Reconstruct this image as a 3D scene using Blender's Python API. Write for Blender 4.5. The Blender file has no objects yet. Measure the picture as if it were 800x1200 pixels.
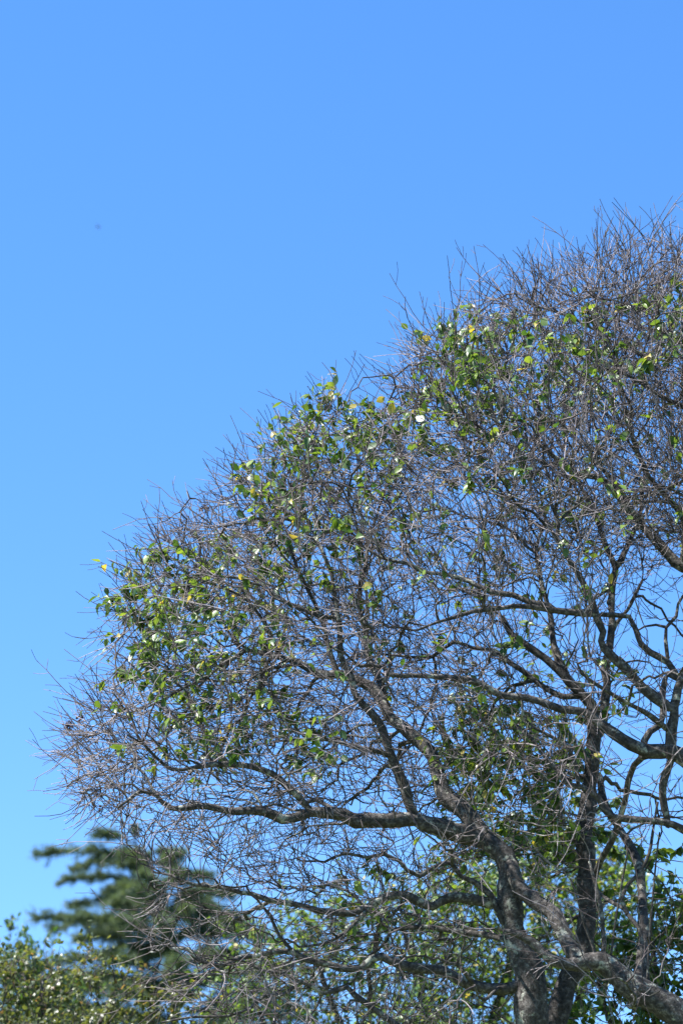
import bpy, math, random
import numpy as np
from mathutils import Vector, noise

R = math.radians
rng = np.random.default_rng(7)
random.seed(7)
scene = bpy.context.scene
col = scene.collection

# ------------------------------------------------------------------ camera
PITCH = R(22.0)
CAM_Z = 1.6
FOCUS = 15.2
cam_d = bpy.data.cameras.new('camera')
cam = bpy.data.objects.new('camera', cam_d)
col.objects.link(cam)
cam.location = (0, 0, CAM_Z)
cam.rotation_euler = (math.pi / 2 + PITCH, 0, 0)
cam_d.sensor_fit = 'VERTICAL'
cam_d.sensor_height = 36.0
cam_d.sensor_width = 24.0
cam_d.lens = 100.0
cam_d.clip_start = 0.1
cam_d.clip_end = 5000
cam_d.dof.use_dof = True
cam_d.dof.focus_distance = FOCUS
cam_d.dof.aperture_fstop = 2.8
scene.camera = cam

# ------------------------------------------------------------------ sky and sun
SUN_EL, SUN_AZ = R(58), R(252)      # azimuth clockwise from +Y: high on the left
world = bpy.data.worlds.new('World')
scene.world = world
world.use_nodes = True
nt = world.node_tree
nt.nodes.clear()
wo = nt.nodes.new('ShaderNodeOutputWorld')
bg = nt.nodes.new('ShaderNodeBackground')
sky = nt.nodes.new('ShaderNodeTexSky')
sky.sky_type = 'NISHITA'
sky.sun_disc = False
sky.sun_elevation = SUN_EL
sky.sun_rotation = SUN_AZ
sky.altitude = 300
sky.air_density = 1.0
sky.dust_density = 0.0
sky.ozone_density = 4.0
tint = nt.nodes.new('ShaderNodeMix')
tint.data_type = 'RGBA'
tint.blend_type = 'MULTIPLY'
tint.inputs[0].default_value = 1.0
tint.inputs[7].default_value = (1.09, 1.055, 1.13, 1)   # one even colour balance, as the camera's
sat = nt.nodes.new('ShaderNodeHueSaturation')
sat.inputs['Saturation'].default_value = 1.22
nt.links.new(sky.outputs[0], sat.inputs['Color'])
nt.links.new(sat.outputs[0], tint.inputs[6])
nt.links.new(tint.outputs[2], bg.inputs[0])
bg.inputs[1].default_value = 0.08
nt.links.new(bg.outputs[0], wo.inputs[0])

sun_d = bpy.data.lights.new('sun', 'SUN')
sun_d.energy = 4.8
sun_d.angle = R(0.53)
sun_d.color = (1.0, 0.96, 0.92)
sun = bpy.data.objects.new('sun', sun_d)
col.objects.link(sun)
to_sun = Vector((math.sin(SUN_AZ) * math.cos(SUN_EL), math.cos(SUN_AZ) * math.cos(SUN_EL), math.sin(SUN_EL)))
sun.rotation_euler = to_sun.to_track_quat('Z', 'Y').to_euler()
sun.location = (0, 0, 30)

scene.view_settings.view_transform = 'Standard'
scene.view_settings.look = 'None'
scene.view_settings.exposure = 1.79
scene.view_settings.gamma = 1.0
scene.view_settings.use_curve_mapping = False
scene.render.engine = 'CYCLES'
scene.cycles.max_bounces = 8
scene.cycles.transparent_max_bounces = 8

# ------------------------------------------------------------------ helpers
FPX = 600.0 / math.tan(math.atan(18.0 / 100.0))
CP, SP = math.cos(PITCH), math.sin(PITCH)


def P(px, py, Y):
    """photo pixel (800x1200) and distance along the ground -> world point(s)"""
    px = np.asarray(px, float); py = np.asarray(py, float); Y = np.asarray(Y, float)
    xc = (px - 400.0) / FPX
    yc = (600.0 - py) / FPX
    t = Y / (CP - yc * SP)
    return np.stack([xc * t, Y + 0 * t, CAM_Z + (SP + yc * CP) * t], -1)


def px_of(p):
    p = np.asarray(p, float)
    f = p[..., 1] * CP + (p[..., 2] - CAM_Z) * SP
    u = -p[..., 1] * SP + (p[..., 2] - CAM_Z) * CP
    return 400 + FPX * p[..., 0] / f, 600 - FPX * u / f


def nrm(v):
    return v / (np.linalg.norm(v, axis=-1, keepdims=True) + 1e-9)


def mesh_np(name, V, F, mats, midx=None, smooth=True):
    """F: (n,k) int array, k = 3 or 4"""
    V = np.asarray(V, np.float32); F = np.asarray(F, np.int32)
    me = bpy.data.meshes.new(name)
    n, k = F.shape
    me.vertices.add(len(V)); me.vertices.foreach_set('co', V.ravel())
    me.loops.add(n * k); me.loops.foreach_set('vertex_index', F.ravel())
    me.polygons.add(n); me.polygons.foreach_set('loop_start', np.arange(0, n * k, k, dtype=np.int32))
    for m in mats:
        me.materials.append(m)
    if midx is not None:
        me.polygons.foreach_set('material_index', np.asarray(midx, np.int32))
    me.polygons.foreach_set('use_smooth', np.full(n, smooth))
    me.update(calc_edges=True)
    me.validate()
    return me


def obj(name, me, parent=None, kind=None):
    o = bpy.data.objects.new(name, me)
    col.objects.link(o)
    if parent is not None:
        o.parent = parent
        o.matrix_parent_inverse.identity()
        if me is not None:
            o.location = -np.array(parent.location)
    if kind:
        o['kind'] = kind
    return o


def thing(name, label, cat, loc, group=None):
    o = bpy.data.objects.new(name, None)
    o.empty_display_size = 0.3
    col.objects.link(o)
    o.location = [float(c) for c in loc]
    o['label'] = label
    o['category'] = cat
    if group:
        o['group'] = group
    return o


def tubes(Pts, Rad, sides):
    """Pts (N,K,3), Rad (N,K): N tubes as one vertex / quad array"""
    N, K, _ = Pts.shape
    T = np.empty_like(Pts)
    T[:, 1:-1] = Pts[:, 2:] - Pts[:, :-2]
    T[:, 0] = Pts[:, 1] - Pts[:, 0]
    T[:, -1] = Pts[:, -1] - Pts[:, -2]
    T = nrm(T)
    ref = np.where(np.abs(T[:, :1, 2:3]) > 0.8, np.array([1.0, 0, 0]), np.array([0, 0, 1.0]))
    u = np.empty_like(Pts)
    u[:, 0] = nrm(np.cross(T[:, 0], ref[:, 0]))
    for k in range(1, K):
        w = u[:, k - 1] - T[:, k] * np.sum(u[:, k - 1] * T[:, k], -1, keepdims=True)
        u[:, k] = nrm(w)
    v = np.cross(T, u)
    a = np.linspace(0, 2 * math.pi, sides, endpoint=False)
    ca, sa = np.cos(a), np.sin(a)
    V = Pts[:, :, None, :] + Rad[:, :, None, None] * (u[:, :, None, :] * ca[None, None, :, None] + v[:, :, None, :] * sa[None, None, :, None])
    base = (np.arange(N) * K * sides)[:, None, None] + (np.arange(K - 1) * sides)[None, :, None]
    i = np.arange(sides)[None, None, :]
    j = (i + 1) % sides
    F = np.stack([base + i, base + j, base + sides + j, base + sides + i], -1).reshape(-1, 4)
    return V.reshape(-1, 3), F


class Acc:
    def __init__(self):
        self.V, self.F, self.M, self.n = [], [], [], 0

    def add(self, V, F, mi=None):
        self.V.append(V); self.F.append(F + self.n); self.n += len(V)
        self.M.append(np.zeros(len(F), int) if mi is None else np.broadcast_to(mi, (len(F),)))

    def mesh(self, name, mats, smooth=True):
        return mesh_np(name, np.concatenate(self.V), np.concatenate(self.F), mats, np.concatenate(self.M), smooth)


def catmull(pts, step):
    """resample a polyline smoothly; pts (n,m), the first three columns are xyz"""
    pts = np.asarray(pts, float)
    ext = np.vstack([2 * pts[0] - pts[1], pts, 2 * pts[-1] - pts[-2]])
    out = []
    for i in range(1, len(ext) - 2):
        p0, p1, p2, p3 = ext[i - 1:i + 3]
        n = max(1, int(np.linalg.norm(p2[:3] - p1[:3]) / step))
        for t in np.arange(n) / n:
            out.append(0.5 * (2 * p1 + (p2 - p0) * t + (2 * p0 - 5 * p1 + 4 * p2 - p3) * t * t + (3 * p1 - p0 - 3 * p2 + p3) * t ** 3))
    out.append(ext[-2])
    return np.array(out)


def inpoly(x, y, poly):
    x = np.asarray(x, float); y = np.asarray(y, float)
    ins = np.zeros(x.shape, bool)
    n = len(poly)
    for i in range(n):
        x1, y1 = poly[i]; x2, y2 = poly[(i + 1) % n]
        if y1 == y2:
            continue
        c = ((y1 > y) != (y2 > y)) & (x < (x2 - x1) * (y - y1) / (y2 - y1) + x1)
        ins ^= c
    return ins


def polydist(x, y, poly, closed=True):
    d = np.full(np.shape(x), 1e9)
    n = len(poly)
    for i in range(n if closed else n - 1):
        a = np.array(poly[i], float); b = np.array(poly[(i + 1) % n], float)
        ab = b - a
        t = np.clip(((x - a[0]) * ab[0] + (y - a[1]) * ab[1]) / (ab @ ab + 1e-9), 0, 1)
        d = np.minimum(d, np.hypot(x - a[0] - t * ab[0], y - a[1] - t * ab[1]))
    return d


# ------------------------------------------------------------------ materials
def new_mat(name):
    m = bpy.data.materials.new(name)
    m.use_nodes = True
    t = m.node_tree
    t.nodes.clear()
    return m, t, t.nodes, t.links


def ramp(nodes, stops):
    r = nodes.new('ShaderNodeValToRGB')
    e = r.color_ramp.elements
    e[0].position, e[0].color = stops[0][0], (*stops[0][1], 1)
    e[1].position, e[1].color = stops[-1][0], (*stops[-1][1], 1)
    for p, c in stops[1:-1]:
        k = e.new(p); k.color = (*c, 1)
    return r


def bark(name, dark, mid, pale, lichen=None, lo=0.52, scale=1.0, bump=0.6):
    m, t, N, L = new_mat(name)
    out = N.new('ShaderNodeOutputMaterial')
    b = N.new('ShaderNodeBsdfPrincipled')
    b.inputs['Roughness'].default_value = 0.85
    b.inputs['Specular IOR Level'].default_value = 0.25
    g = N.new('ShaderNodeNewGeometry')
    n1 = N.new('ShaderNodeTexNoise'); n1.inputs['Scale'].default_value = 38 * scale; n1.inputs['Detail'].default_value = 6
    n1.inputs['Roughness'].default_value = 0.7
    L.new(g.outputs['Position'], n1.inputs['Vector'])
    r1 = ramp(N, [(0.32, dark), (0.52, mid), (0.72, pale)])
    L.new(n1.outputs['Fac'], r1.inputs[0])
    c = r1.outputs[0]
    if lichen:
        n2 = N.new('ShaderNodeTexNoise'); n2.inputs['Scale'].default_value = 11 * scale; n2.inputs['Detail'].default_value = 7
        n2.inputs['Roughness'].default_value = 0.72
        L.new(g.outputs['Position'], n2.inputs['Vector'])
        r2 = ramp(N, [(lo, (0, 0, 0)), (lo + 0.07, (1, 1, 1))])
        L.new(n2.outputs['Fac'], r2.inputs[0])
        mx = N.new('ShaderNodeMix'); mx.data_type = 'RGBA'
        L.new(r2.outputs[0], mx.inputs[0]); L.new(c, mx.inputs[6]); mx.inputs[7].default_value = (*lichen, 1)
        c = mx.outputs[2]
    L.new(c, b.inputs['Base Color'])
    bp = N.new('ShaderNodeBump'); bp.inputs['Strength'].default_value = bump; bp.inputs['Distance'].default_value = 0.012
    L.new(n1.outputs['Fac'], bp.inputs['Height']); L.new(bp.outputs[0], b.inputs['Normal'])
    L.new(b.outputs[0], out.inputs[0])
    return m


def leafmat(name, c1, c2, rough=0.40, trans=0.36, spec=0.42):
    m, t, N, L = new_mat(name)
    out = N.new('ShaderNodeOutputMaterial')
    b = N.new('ShaderNodeBsdfPrincipled')
    b.inputs['Roughness'].default_value = rough
    b.inputs['Specular IOR Level'].default_value = spec
    g = N.new('ShaderNodeNewGeometry')
    n1 = N.new('ShaderNodeTexNoise'); n1.inputs['Scale'].default_value = 14; n1.inputs['Detail'].default_value = 3
    L.new(g.outputs['Position'], n1.inputs['Vector'])
    r1 = ramp(N, [(0.35, c1), (0.65, c2)])
    L.new(n1.outputs['Fac'], r1.inputs[0])
    L.new(r1.outputs[0], b.inputs['Base Color'])
    tr = N.new('ShaderNodeBsdfTranslucent')
    hs = N.new('ShaderNodeMix'); hs.data_type = 'RGBA'; hs.blend_type = 'MULTIPLY'; hs.inputs[0].default_value = 1
    hs.inputs[7].default_value = (1.9, 1.75, 0.7, 1)
    L.new(r1.outputs[0], hs.inputs[6]); L.new(hs.outputs[2], tr.inputs[0])
    mx = N.new('ShaderNodeMixShader'); mx.inputs[0].default_value = trans
    L.new(b.outputs[0], mx.inputs[1]); L.new(tr.outputs[0], mx.inputs[2])
    L.new(mx.outputs[0], out.inputs[0])
    return m


M_LIMB = bark('limb_bark', (0.014, 0.012, 0.011), (0.058, 0.052, 0.047), (0.20, 0.19, 0.175), (0.29, 0.30, 0.25), 0.56, bump=1.0)
M_TRUNK = bark('trunk_bark', (0.012, 0.011, 0.010), (0.045, 0.04, 0.037), (0.15, 0.14, 0.13), (0.2, 0.21, 0.18), 0.61, bump=1.0)
M_TWIG = bark('twig_bark', (0.022, 0.018, 0.017), (0.062, 0.05, 0.048), (0.17, 0.145, 0.14), None, scale=0.35, bump=0.1)
M_TWIG2 = bark('pale_twig_bark', (0.10, 0.085, 0.085), (0.20, 0.175, 0.175), (0.34, 0.305, 0.30), None, scale=0.35, bump=0.1)
M_LEAF = [leafmat('leaf_green', (0.06, 0.11, 0.022), (0.10, 0.16, 0.038)),
          leafmat('leaf_deep_green', (0.025, 0.065, 0.018), (0.05, 0.10, 0.026)),
          leafmat('leaf_fresh_green', (0.10, 0.17, 0.03), (0.16, 0.22, 0.045)),
          leafmat('leaf_yellow', (0.28, 0.24, 0.05), (0.36, 0.30, 0.10)),
          leafmat('leaf_pale', (0.20, 0.21, 0.14), (0.27, 0.27, 0.19))]
LEAF_W = [0.42, 0.27, 0.276, 0.028, 0.006]
M_BERRY = bark('dry_fruit', (0.03, 0.02, 0.035), (0.06, 0.045, 0.07), (0.12, 0.09, 0.13), None)


# ------------------------------------------------------------------ leaf shape
def leaf_geo(L, W, fold, bend, twist):
    """ovate leaf with a pointed tip along +X, up +Z; 13 verts, 14 tris"""
    ts = [0.0, 0.2, 0.42, 0.66, 0.86, 1.0]
    ws = [0.0, 0.36, 0.5, 0.40, 0.17, 0.0]
    V = []
    for t, w in zip(ts, ws):
        z = -bend * L * t * t
        x = L * t * (1 - 0.25 * bend * t)
        if w == 0:
            V.append((x, 0, z))
        else:
            tw = twist * (t - 0.4)
            for s in (-1, 0, 1):
                y = s * w * W
                V.append((x, y * math.cos(tw), z + abs(y) * fold + y * math.sin(tw)))
    F = [(0, 2, 1), (0, 3, 2)]
    for r in range(3):
        a = 1 + 3 * r
        for k in (0, 1):
            F += [(a + k, a + k + 1, a + k + 4), (a + k, a + k + 4, a + k + 3)]
    F += [(10, 11, 13), (11, 12, 13)]
    V = np.array(V)
    V[:, 0] += 0.012
    return V, np.array(F)


LEAF_SHAPES = [leaf_geo(1.0, w, f, b, tw) for w, f, b, tw in
               [(0.62, 0.25, 0.15, 0.3), (0.56, 0.45, 0.35, -0.4), (0.66, 0.15, 0.05, 0.15), (0.52, 0.6, 0.5, 0.5), (0.6, 0.35, -0.12, -0.3)]]


def far_leaf(W, bend, twist):
    V = np.array([(0, 0, 0), (0.28, -0.45 * W, -0.08 * bend + 0.1 * twist), (0.28, 0.45 * W, -0.08 * bend - 0.1 * twist), (0.66, -0.4 * W, -0.44 * bend - 0.1 * twist), (0.66, 0.4 * W, -0.44 * bend + 0.1 * twist), (1 - 0.2 * abs(bend), 0, -bend)])
    return V, np.array([(0, 2, 1), (1, 2, 4), (1, 4, 3), (3, 4, 5)])


FAR_SHAPES = [far_leaf(0.62, 0.15, 0.6), far_leaf(0.56, 0.4, -0.8), far_leaf(0.68, 0.05, 0.3), far_leaf(0.52, 0.55, 1.0), far_leaf(0.6, -0.12, -0.6)]


def leaf_frames(n, out, droop, r=rng):
    """rotation matrices (n,3,3) whose columns are leaf axis, side, normal"""
    ax = nrm(np.array(out) * 0.5 + r.normal(0, 0.55, (n, 3)) + np.array([0, 0, -droop]))
    up = nrm(np.array(out) * 0.25 + r.normal(0, 0.5, (n, 3)) + np.array(to_sun) * 0.9)
    side = nrm(np.cross(up, ax))
    nor = np.cross(ax, side)
    return np.stack([ax, side, nor], -1)


# ------------------------------------------------------------------ branch growth (space colonisation)
def colonise(seed, seed_dir, attr, step, infl, kill, iters=120, up=0.05, r=rng, noise_w=0.24, centre=None):
    pos = [s for s in seed]
    dirs = [d for d in seed_dir]
    par = [-1] * len(pos)
    A = attr.copy()
    S = np.array(pos)
    near = np.empty(len(A), int); nd = np.empty(len(A))
    for i in range(0, len(A), 500):
        d = np.linalg.norm(A[i:i + 500, None] - S[None], axis=-1)
        near[i:i + 500] = d.argmin(1); nd[i:i + 500] = d.min(1)
    kids = {}
    for it in range(iters):
        act = nd < infl
        if not act.any():
            break
        P_ = np.array(pos)
        v = nrm(A[act] - P_[near[act]])
        idx = near[act]
        uq, inv = np.unique(idx, return_inverse=True)
        sm = np.zeros((len(uq), 3)); np.add.at(sm, inv, v)
        D = np.array(dirs)[uq]
        g = nrm(nrm(sm) + 0.35 * D + r.normal(0, noise_w, sm.shape) + np.array([0, 0, up]))
        if centre is not None:
            g = nrm(g + 0.38 * nrm(P_[uq] - centre))
        new = P_[uq] + g * step
        newi = []
        for q, (u, p, d) in enumerate(zip(uq, new, g)):
            k = kids.get(u, 0)
            if k >= 3:
                continue
            kids[u] = k + 1
            newi.append(len(pos)); pos.append(p); dirs.append(d); par.append(int(u))
        if not newi:
            break
        Nw = np.array([pos[i] for i in newi])
        for i in range(0, len(A), 1500):
            d = np.linalg.norm(A[i:i + 1500, None] - Nw[None], axis=-1)
            m = d.min(1); am = d.argmin(1)
            b = m < nd[i:i + 1500]
            nd[i:i + 1500][b] = m[b]
            near[i:i + 1500][b] = np.array(newi)[am[b]]
        keep = nd > kill
        A, near, nd = A[keep], near[keep], nd[keep]
        if len(A) == 0:
            break
    return np.array(pos), np.array(par)


def skeleton(pos, par, nseed, tip_r, power, seed_r, jitter, r=rng):
    """radii, smoothed positions and chains of a grown tree"""
    n = len(pos)
    ch = [[] for _ in range(n)]
    for i in range(nseed, n):
        ch[par[i]].append(i)
    acc = np.zeros(n); rad = np.zeros(n)
    for i in range(n - 1, nseed - 1, -1):
        rad[i] = max(tip_r, acc[i] ** (1 / power))
        acc[par[i]] += rad[i] ** power + (0.25 * tip_r) ** power
    main = [-1] * n
    for i in range(n):
        if ch[i]:
            main[i] = max(ch[i], key=lambda k: rad[k])
    new = pos.copy()
    for _ in range(2):
        old = new.copy()
        for i in range(nseed, n):
            if main[i] >= 0:
                new[i] = 0.5 * old[i] + 0.25 * old[par[i]] + 0.25 * old[main[i]]
    new[nseed:] += r.normal(0, jitter, (n - nseed, 3))
    chains = []
    for i in range(nseed, n):
        p = par[i]
        if p < nseed or main[p] != i:
            c = [p, i]
            k = i
            while main[k] >= 0:
                k = main[k]; c.append(k)
            rr = np.array([rad[q] if q >= nseed else rad[i] for q in c])
            rr[0] = rr[1]
            cap = (seed_r[p] * 0.75) if p < nseed else rad[p] * 0.85
            if rr[0] > cap:
                rr *= max(cap, tip_r) / rr[0]
            chains.append((np.array(c), new[c], rr))
    return new, rad, chains


def twig_batch(p0, d0, Ln, K, pull, jit, r0, r1, r=rng):
    N = len(p0)
    pts = np.empty((N, K, 3)); dd = np.empty((N, K, 3))
    pts[:, 0] = p0; d = nrm(d0); dd[:, 0] = d
    for k in range(1, K):
        d = nrm(d + pull + r.normal(0, jit, (N, 3)))
        pts[:, k] = pts[:, k - 1] + d * (Ln / (K - 1))[:, None]
        dd[:, k] = d
    rad = r0[:, None] + (r1 - r0)[:, None] * np.linspace(0, 1, K)[None]
    return pts, dd, rad


def side_twigs(pts, dd, rad, per, lo, hi, K, pull_w, out, r1, jit=0.14, r=rng):
    N, KK, _ = pts.shape
    n = r.poisson(per, N)
    ii = np.repeat(np.arange(N), n)
    t = r.uniform(0.15, 0.95, len(ii)) * (KK - 1)
    k = np.clip(t.astype(int), 0, KK - 2); f = (t - k)[:, None]
    p0 = pts[ii, k] * (1 - f) + pts[ii, k + 1] * f
    d = dd[ii, k + 1]
    perp = nrm(np.cross(d, r.normal(0, 1, (len(ii), 3))))
    d0 = nrm(d + perp * r.uniform(0.5, 1.1, (len(ii), 1)))
    Ln = r.uniform(lo, hi, len(ii)) * (1.1 - 0.5 * t / (KK - 1))
    r0 = np.minimum(rad[ii, k] * 0.8, rad[ii, k])
    o = out[ii]
    p, d_, ra = twig_batch(p0, d0, Ln, K, o * pull_w, jit, r0, np.full(len(ii), r1), r)
    return p, d_, ra, o


# ================================================================== the ground
def build_ground():
    n = 96
    rr = np.array([0, 6, 14, 30, 60, 120, 300, 900, 2500.0])
    V = [(0, 0, 0)]
    for r_ in rr[1:]:
        for a in range(n):
            x, y = r_ * math.cos(2 * math.pi * a / n), r_ * math.sin(2 * math.pi * a / n)
            V.append((x, y + 15, 0))
    V[0] = (0, 15, 0)
    me = bpy.data.meshes.new('ground')
    F = [(0, 1 + a, 1 + (a + 1) % n) for a in range(n)]
    for q in range(len(rr) - 2):
        b = 1 + q * n
        F += [(b + a, b + n + a, b + n + (a + 1) % n, b + (a + 1) % n) for a in range(n)]
    me.from_pydata(V, [], F)
    m, t, N, L = new_mat('grass_ground')
    out = N.new('ShaderNodeOutputMaterial'); b = N.new('ShaderNodeBsdfPrincipled')
    b.inputs['Roughness'].default_value = 0.95
    g = N.new('ShaderNodeNewGeometry')
    n1 = N.new('ShaderNodeTexNoise'); n1.inputs['Scale'].default_value = 1.6; n1.inputs['Detail'].default_value = 10
    L.new(g.outputs['Position'], n1.inputs['Vector'])
    r1 = ramp(N, [(0.3, (0.035, 0.06, 0.015)), (0.5, (0.07, 0.1, 0.03)), (0.7, (0.14, 0.13, 0.06))])
    L.new(n1.outputs['Fac'], r1.inputs[0]); L.new(r1.outputs[0], b.inputs['Base Color'])
    L.new(b.outputs[0], out.inputs[0])
    me.materials.append(m)
    return obj('ground', me, None, 'structure')


build_ground()

# ================================================================== the large bare tree
TY = 15.0
PXM = 15.6 / FPX          # metres per photo pixel at the tree
LIMBS = {}
ORDER = []


def limb(key, pts, w0, w1, d0, d1, parent=None, name='limb', wexp=1.0):
    xy = np.array([float(v) for v in pts.replace(',', ' ').split()]).reshape(-1, 2)
    if parent:
        pp = LIMBS[parent]
        k = np.hypot(pp['px'][:, 0] - xy[0, 0], pp['px'][:, 1] - xy[0, 1]).argmin()
        xy = np.vstack([pp['px'][k], xy]) if np.hypot(*(pp['px'][k] - xy[0])) > 4 else np.vstack([pp['px'][k], xy[1:]])
        d0 = pp['d'][k]
    s = np.concatenate([[0], np.cumsum(np.hypot(*np.diff(xy, axis=0).T))])
    s /= s[-1]
    d = d0 + (d1 - d0) * s
    w = np.interp(np.linspace(0, 1, len(s)), np.linspace(0, 1, len(w0)), w0) if isinstance(w0, (list, tuple)) else w0 + (w1 - w0) * s ** wexp
    W = P(xy[:, 0], xy[:, 1], TY + d)
    c = catmull(np.column_stack([W, w * PXM / 2, xy, d]), 0.045)
    n = len(c)
    bump = np.array([noise.noise(Vector((q[0] * 7, q[1] * 7, q[2] * 7))) for q in c])
    wob = np.array([[noise.noise(Vector((q[0] * 5 + 9 * a, q[1] * 5, q[2] * 5 - 4 * a))) for a in (1, 2, 3)] for q in c])
    wob[0] = 0
    LIMBS[key] = dict(p=c[:, :3] + wob * np.minimum(0.012, c[:, 3:4] * 0.5), r=c[:, 3] * (1 + 0.22 * bump), px=c[:, 4:6], d=c[:, 6], name=name)
    ORDER.append(key)


# stems, from the ground up
limb('A', '758,2381 748,2120 720,1800 672,1480 638,1290 627,1230 622,1180 620,1150 612,1122 600,1087 598,1057 596,1026 588,1003 566,984', [60, 52, 46, 40, 36, 35, 34, 33, 31, 29, 28, 27, 26, 22], 22, 0.05, -0.1, None, 'trunk', 0.7)
limb('B', '772,2381 764,2120 738,1800 684,1460 652,1270 650,1200 662,1155 684,1112 687,1075 686,1040 687,1007 685,975 687,950 692,905 695,880 695,858 692,825 682,815 667,800 655,785 637,770 622,760 600,745 588,722', [54, 46, 40, 32, 27, 25, 25, 24, 23, 22, 21, 20, 19, 18, 17, 17, 15, 13, 12, 11, 10, 9, 8, 6], 6, 0.2, 0.45, None, 'trunk', 0.9)
limb('R', '786,2381 800,2120 838,1800 872,1500 868,1340 838,1244 800,1194 790,1185 760,1167 735,1150 717,1136 702,1126 685,1127 665,1130 647,1125 635,1115 622,1102 610,1096 590,1091', [62, 56, 50, 44, 40, 37, 35, 34, 32, 30, 28, 26, 20, 15, 13, 12, 11, 9, 6], 7, -0.05, -0.45, None, 'trunk', 1.1)
limb('Q', '800,2381 830,2120 885,1800 922,1480 920,1280 885,1110 855,985 825,908 800,888 785,881 760,880 740,872 720,860 700,846 682,835 657,832 632,822 616,817 586,814 556,799 522,793 507,792 485,791 457,790 450,782 437,779 422,780', [54, 48, 42, 36, 32, 28, 24, 21, 19, 18, 16, 14, 13, 11, 10, 9, 8, 8, 7, 7, 6, 6, 5.5, 5, 5, 4, 4], 4, -0.05, -0.7, None, 'trunk', 0.75)
limb('Z', '795,2381 845,2100 915,1700 975,1350 992,1100 985,900 960,760 900,690 850,680 800,665 785,652 765,632 755,620 740,600 722,570 700,545', [52, 46, 40, 34, 29, 26, 23, 20, 17, 15, 14, 12, 11, 9, 7, 5], 5, 0.1, 0.3, None, 'trunk', 0.8)
# limbs
limb('S', '680,1127 667,1110 659,1090 647,1070 632,1060 615,1047 605,1032 596,1014', 20, 17, 0, -0.12, 'R')
limb('L1', '566,984 545,979 530,975 505,967 485,960 470,960 455,962 432,961 415,962 400,954 365,952 350,956 330,960 310,952 270,950 242,945 200,947 182,931 165,927 150,938 138,947', 23, 2.4, 0, -0.75, 'A')
limb('L1b', '365,952 355,940 340,925 320,907 295,899 267,895 250,896 225,900 200,901 175,880 160,860', 9, 3, 0, -0.9, 'L1')
limb('L2', '481,960 479,940 475,922 466,905 459,887 452,867 442,847 427,827 415,810 411,792 400,770 398,736 392,699 389,672 375,640', 13, 4, 0, -0.5, 'L1')
limb('L2b', '461,890 440,880 415,875 390,868 360,866 330,868', 6, 3, 0, -0.7, 'L2')
limb('L3', '592,1008 575,985 558,968 540,947 522,935 516,915 510,895 495,872 475,855 457,842 450,827 437,807 420,798 395,790 375,789 350,777 330,772 310,766 287,762 272,772 257,780', 24, 5, 0, 0.5, 'A')
limb('L3b', '452,830 445,800 432,770 428,740 420,700 428,660 430,630', 10, 4, 0, 0.9, 'L3')
limb('L3c', '395,790 385,760 378,730 360,690 342,650 335,620 322,600', 7, 3, 0, 0.3, 'L3')
limb('L3d', '330,772 318,748 305,722 285,700 262,690 240,680', 5, 3, 0, 0.2, 'L3')
limb('C', '697,868 704,842 710,800 706,785 710,772 716,745 716,712 717,682 720,665 712,645 705,625 695,600 680,570 668,540', 13, 4, 0, 0.9, 'B')
limb('C2', '720,665 727,657 733,642 745,615 752,590 750,560', 8, 4, 0, 1.1, 'C')
limb('C3', '712,745 722,730 735,715 742,700 752,680', 6, 4, 0, 0.7, 'C')
limb('B2', '667,800 660,785 650,765 646,731 640,705 632,675 628,640 640,610', 10, 4, 0, 0.8, 'B')
limb('Qu', '785,880 786,855 788,832 780,828 767,817 752,805 738,790 725,777 707,760 703,752 706,742 700,727 695,710 682,682 670,662 660,647 652,632 654,612 645,590', 14, 4, 0, -0.8, 'Q')
limb('Qv', '788,835 794,807 803,785 812,750 818,700 815,650', 12, 7, 0, -0.7, 'Qu')
limb('Qa', '697,720 685,720 650,716 622,711 600,710 590,712 556,716 535,722 515,728 490,738', 9, 3, 0, -0.9, 'Qu')
limb('Qb', '650,716 642,710 620,705 600,697 575,694 550,681 525,674 497,671 475,660 450,655 425,640', 8, 3, 0, -0.6, 'Qa')
limb('Qc', '786,858 779,854 760,837 735,824 715,812 695,800 680,788', 7, 3, 0, -1.0, 'Qu')
limb('Qd', '786,882 784,892 777,912 776,932 780,955 782,968', 9, 7, 0, -0.43, 'Q')
limb('U', '848,975 815,975 800,972 787,965 772,962 745,961 715,956 707,947 700,935 682,922 667,920 652,902 637,885 622,865 605,850', 11, 4, 0, -0.75, 'Q')
limb('U2', '678,921 675,900 667,880 650,865 625,852 612,836 611,820', 5, 2.5, 0, -0.9, 'U')
limb('V', '770,880 752,887 742,897 735,917 733,935 726,960 716,985 703,1008 696,1030', 8, 7, 0, 0.1, 'Q')
limb('V2', '752,886 755,867 760,857 772,850 775,837 776,807 782,790 795,797', 9, 6, 0, -0.4, 'V')
limb('V3', '795,797 782,777 760,765 750,755 745,737 737,722 720,720 702,720', 8, 6, 0, -0.3, 'V2')
limb('V4', '784,779 779,750 780,735 792,722 794,708 806,690', 5, 3, 0, -0.3, 'V3')
limb('V5', '780,736 768,732 755,734 748,738', 4, 2, 0, -0.3, 'V4')
limb('L6', '682,812 660,818 640,808 620,792 595,775 575,762 555,760 532,752 520,760 507,770 482,770 437,765', 8, 3, 0, 0.9, 'B')
limb('W1', '800,665 802,630 798,605 790,592 772,572 760,560 752,542 742,517 736,500 740,480 728,455 722,430', 9, 3, 0, -0.3, 'Z')
limb('W2', '745,607 735,597 720,577 700,560 680,557 665,547 645,532 624,515 600,508 580,495', 10, 3, 0, -0.1, 'Z')
limb('W3', '900,690 880,600 850,520 820,490 800,477 775,465 755,452 735,440 700,430', 12, 3, 0, -0.3, 'Z')
limb('W4', '850,520 830,450 812,405 800,397 785,392 772,387 740,382 725,375', 9, 3, 0, 0.1, 'W3')
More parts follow.
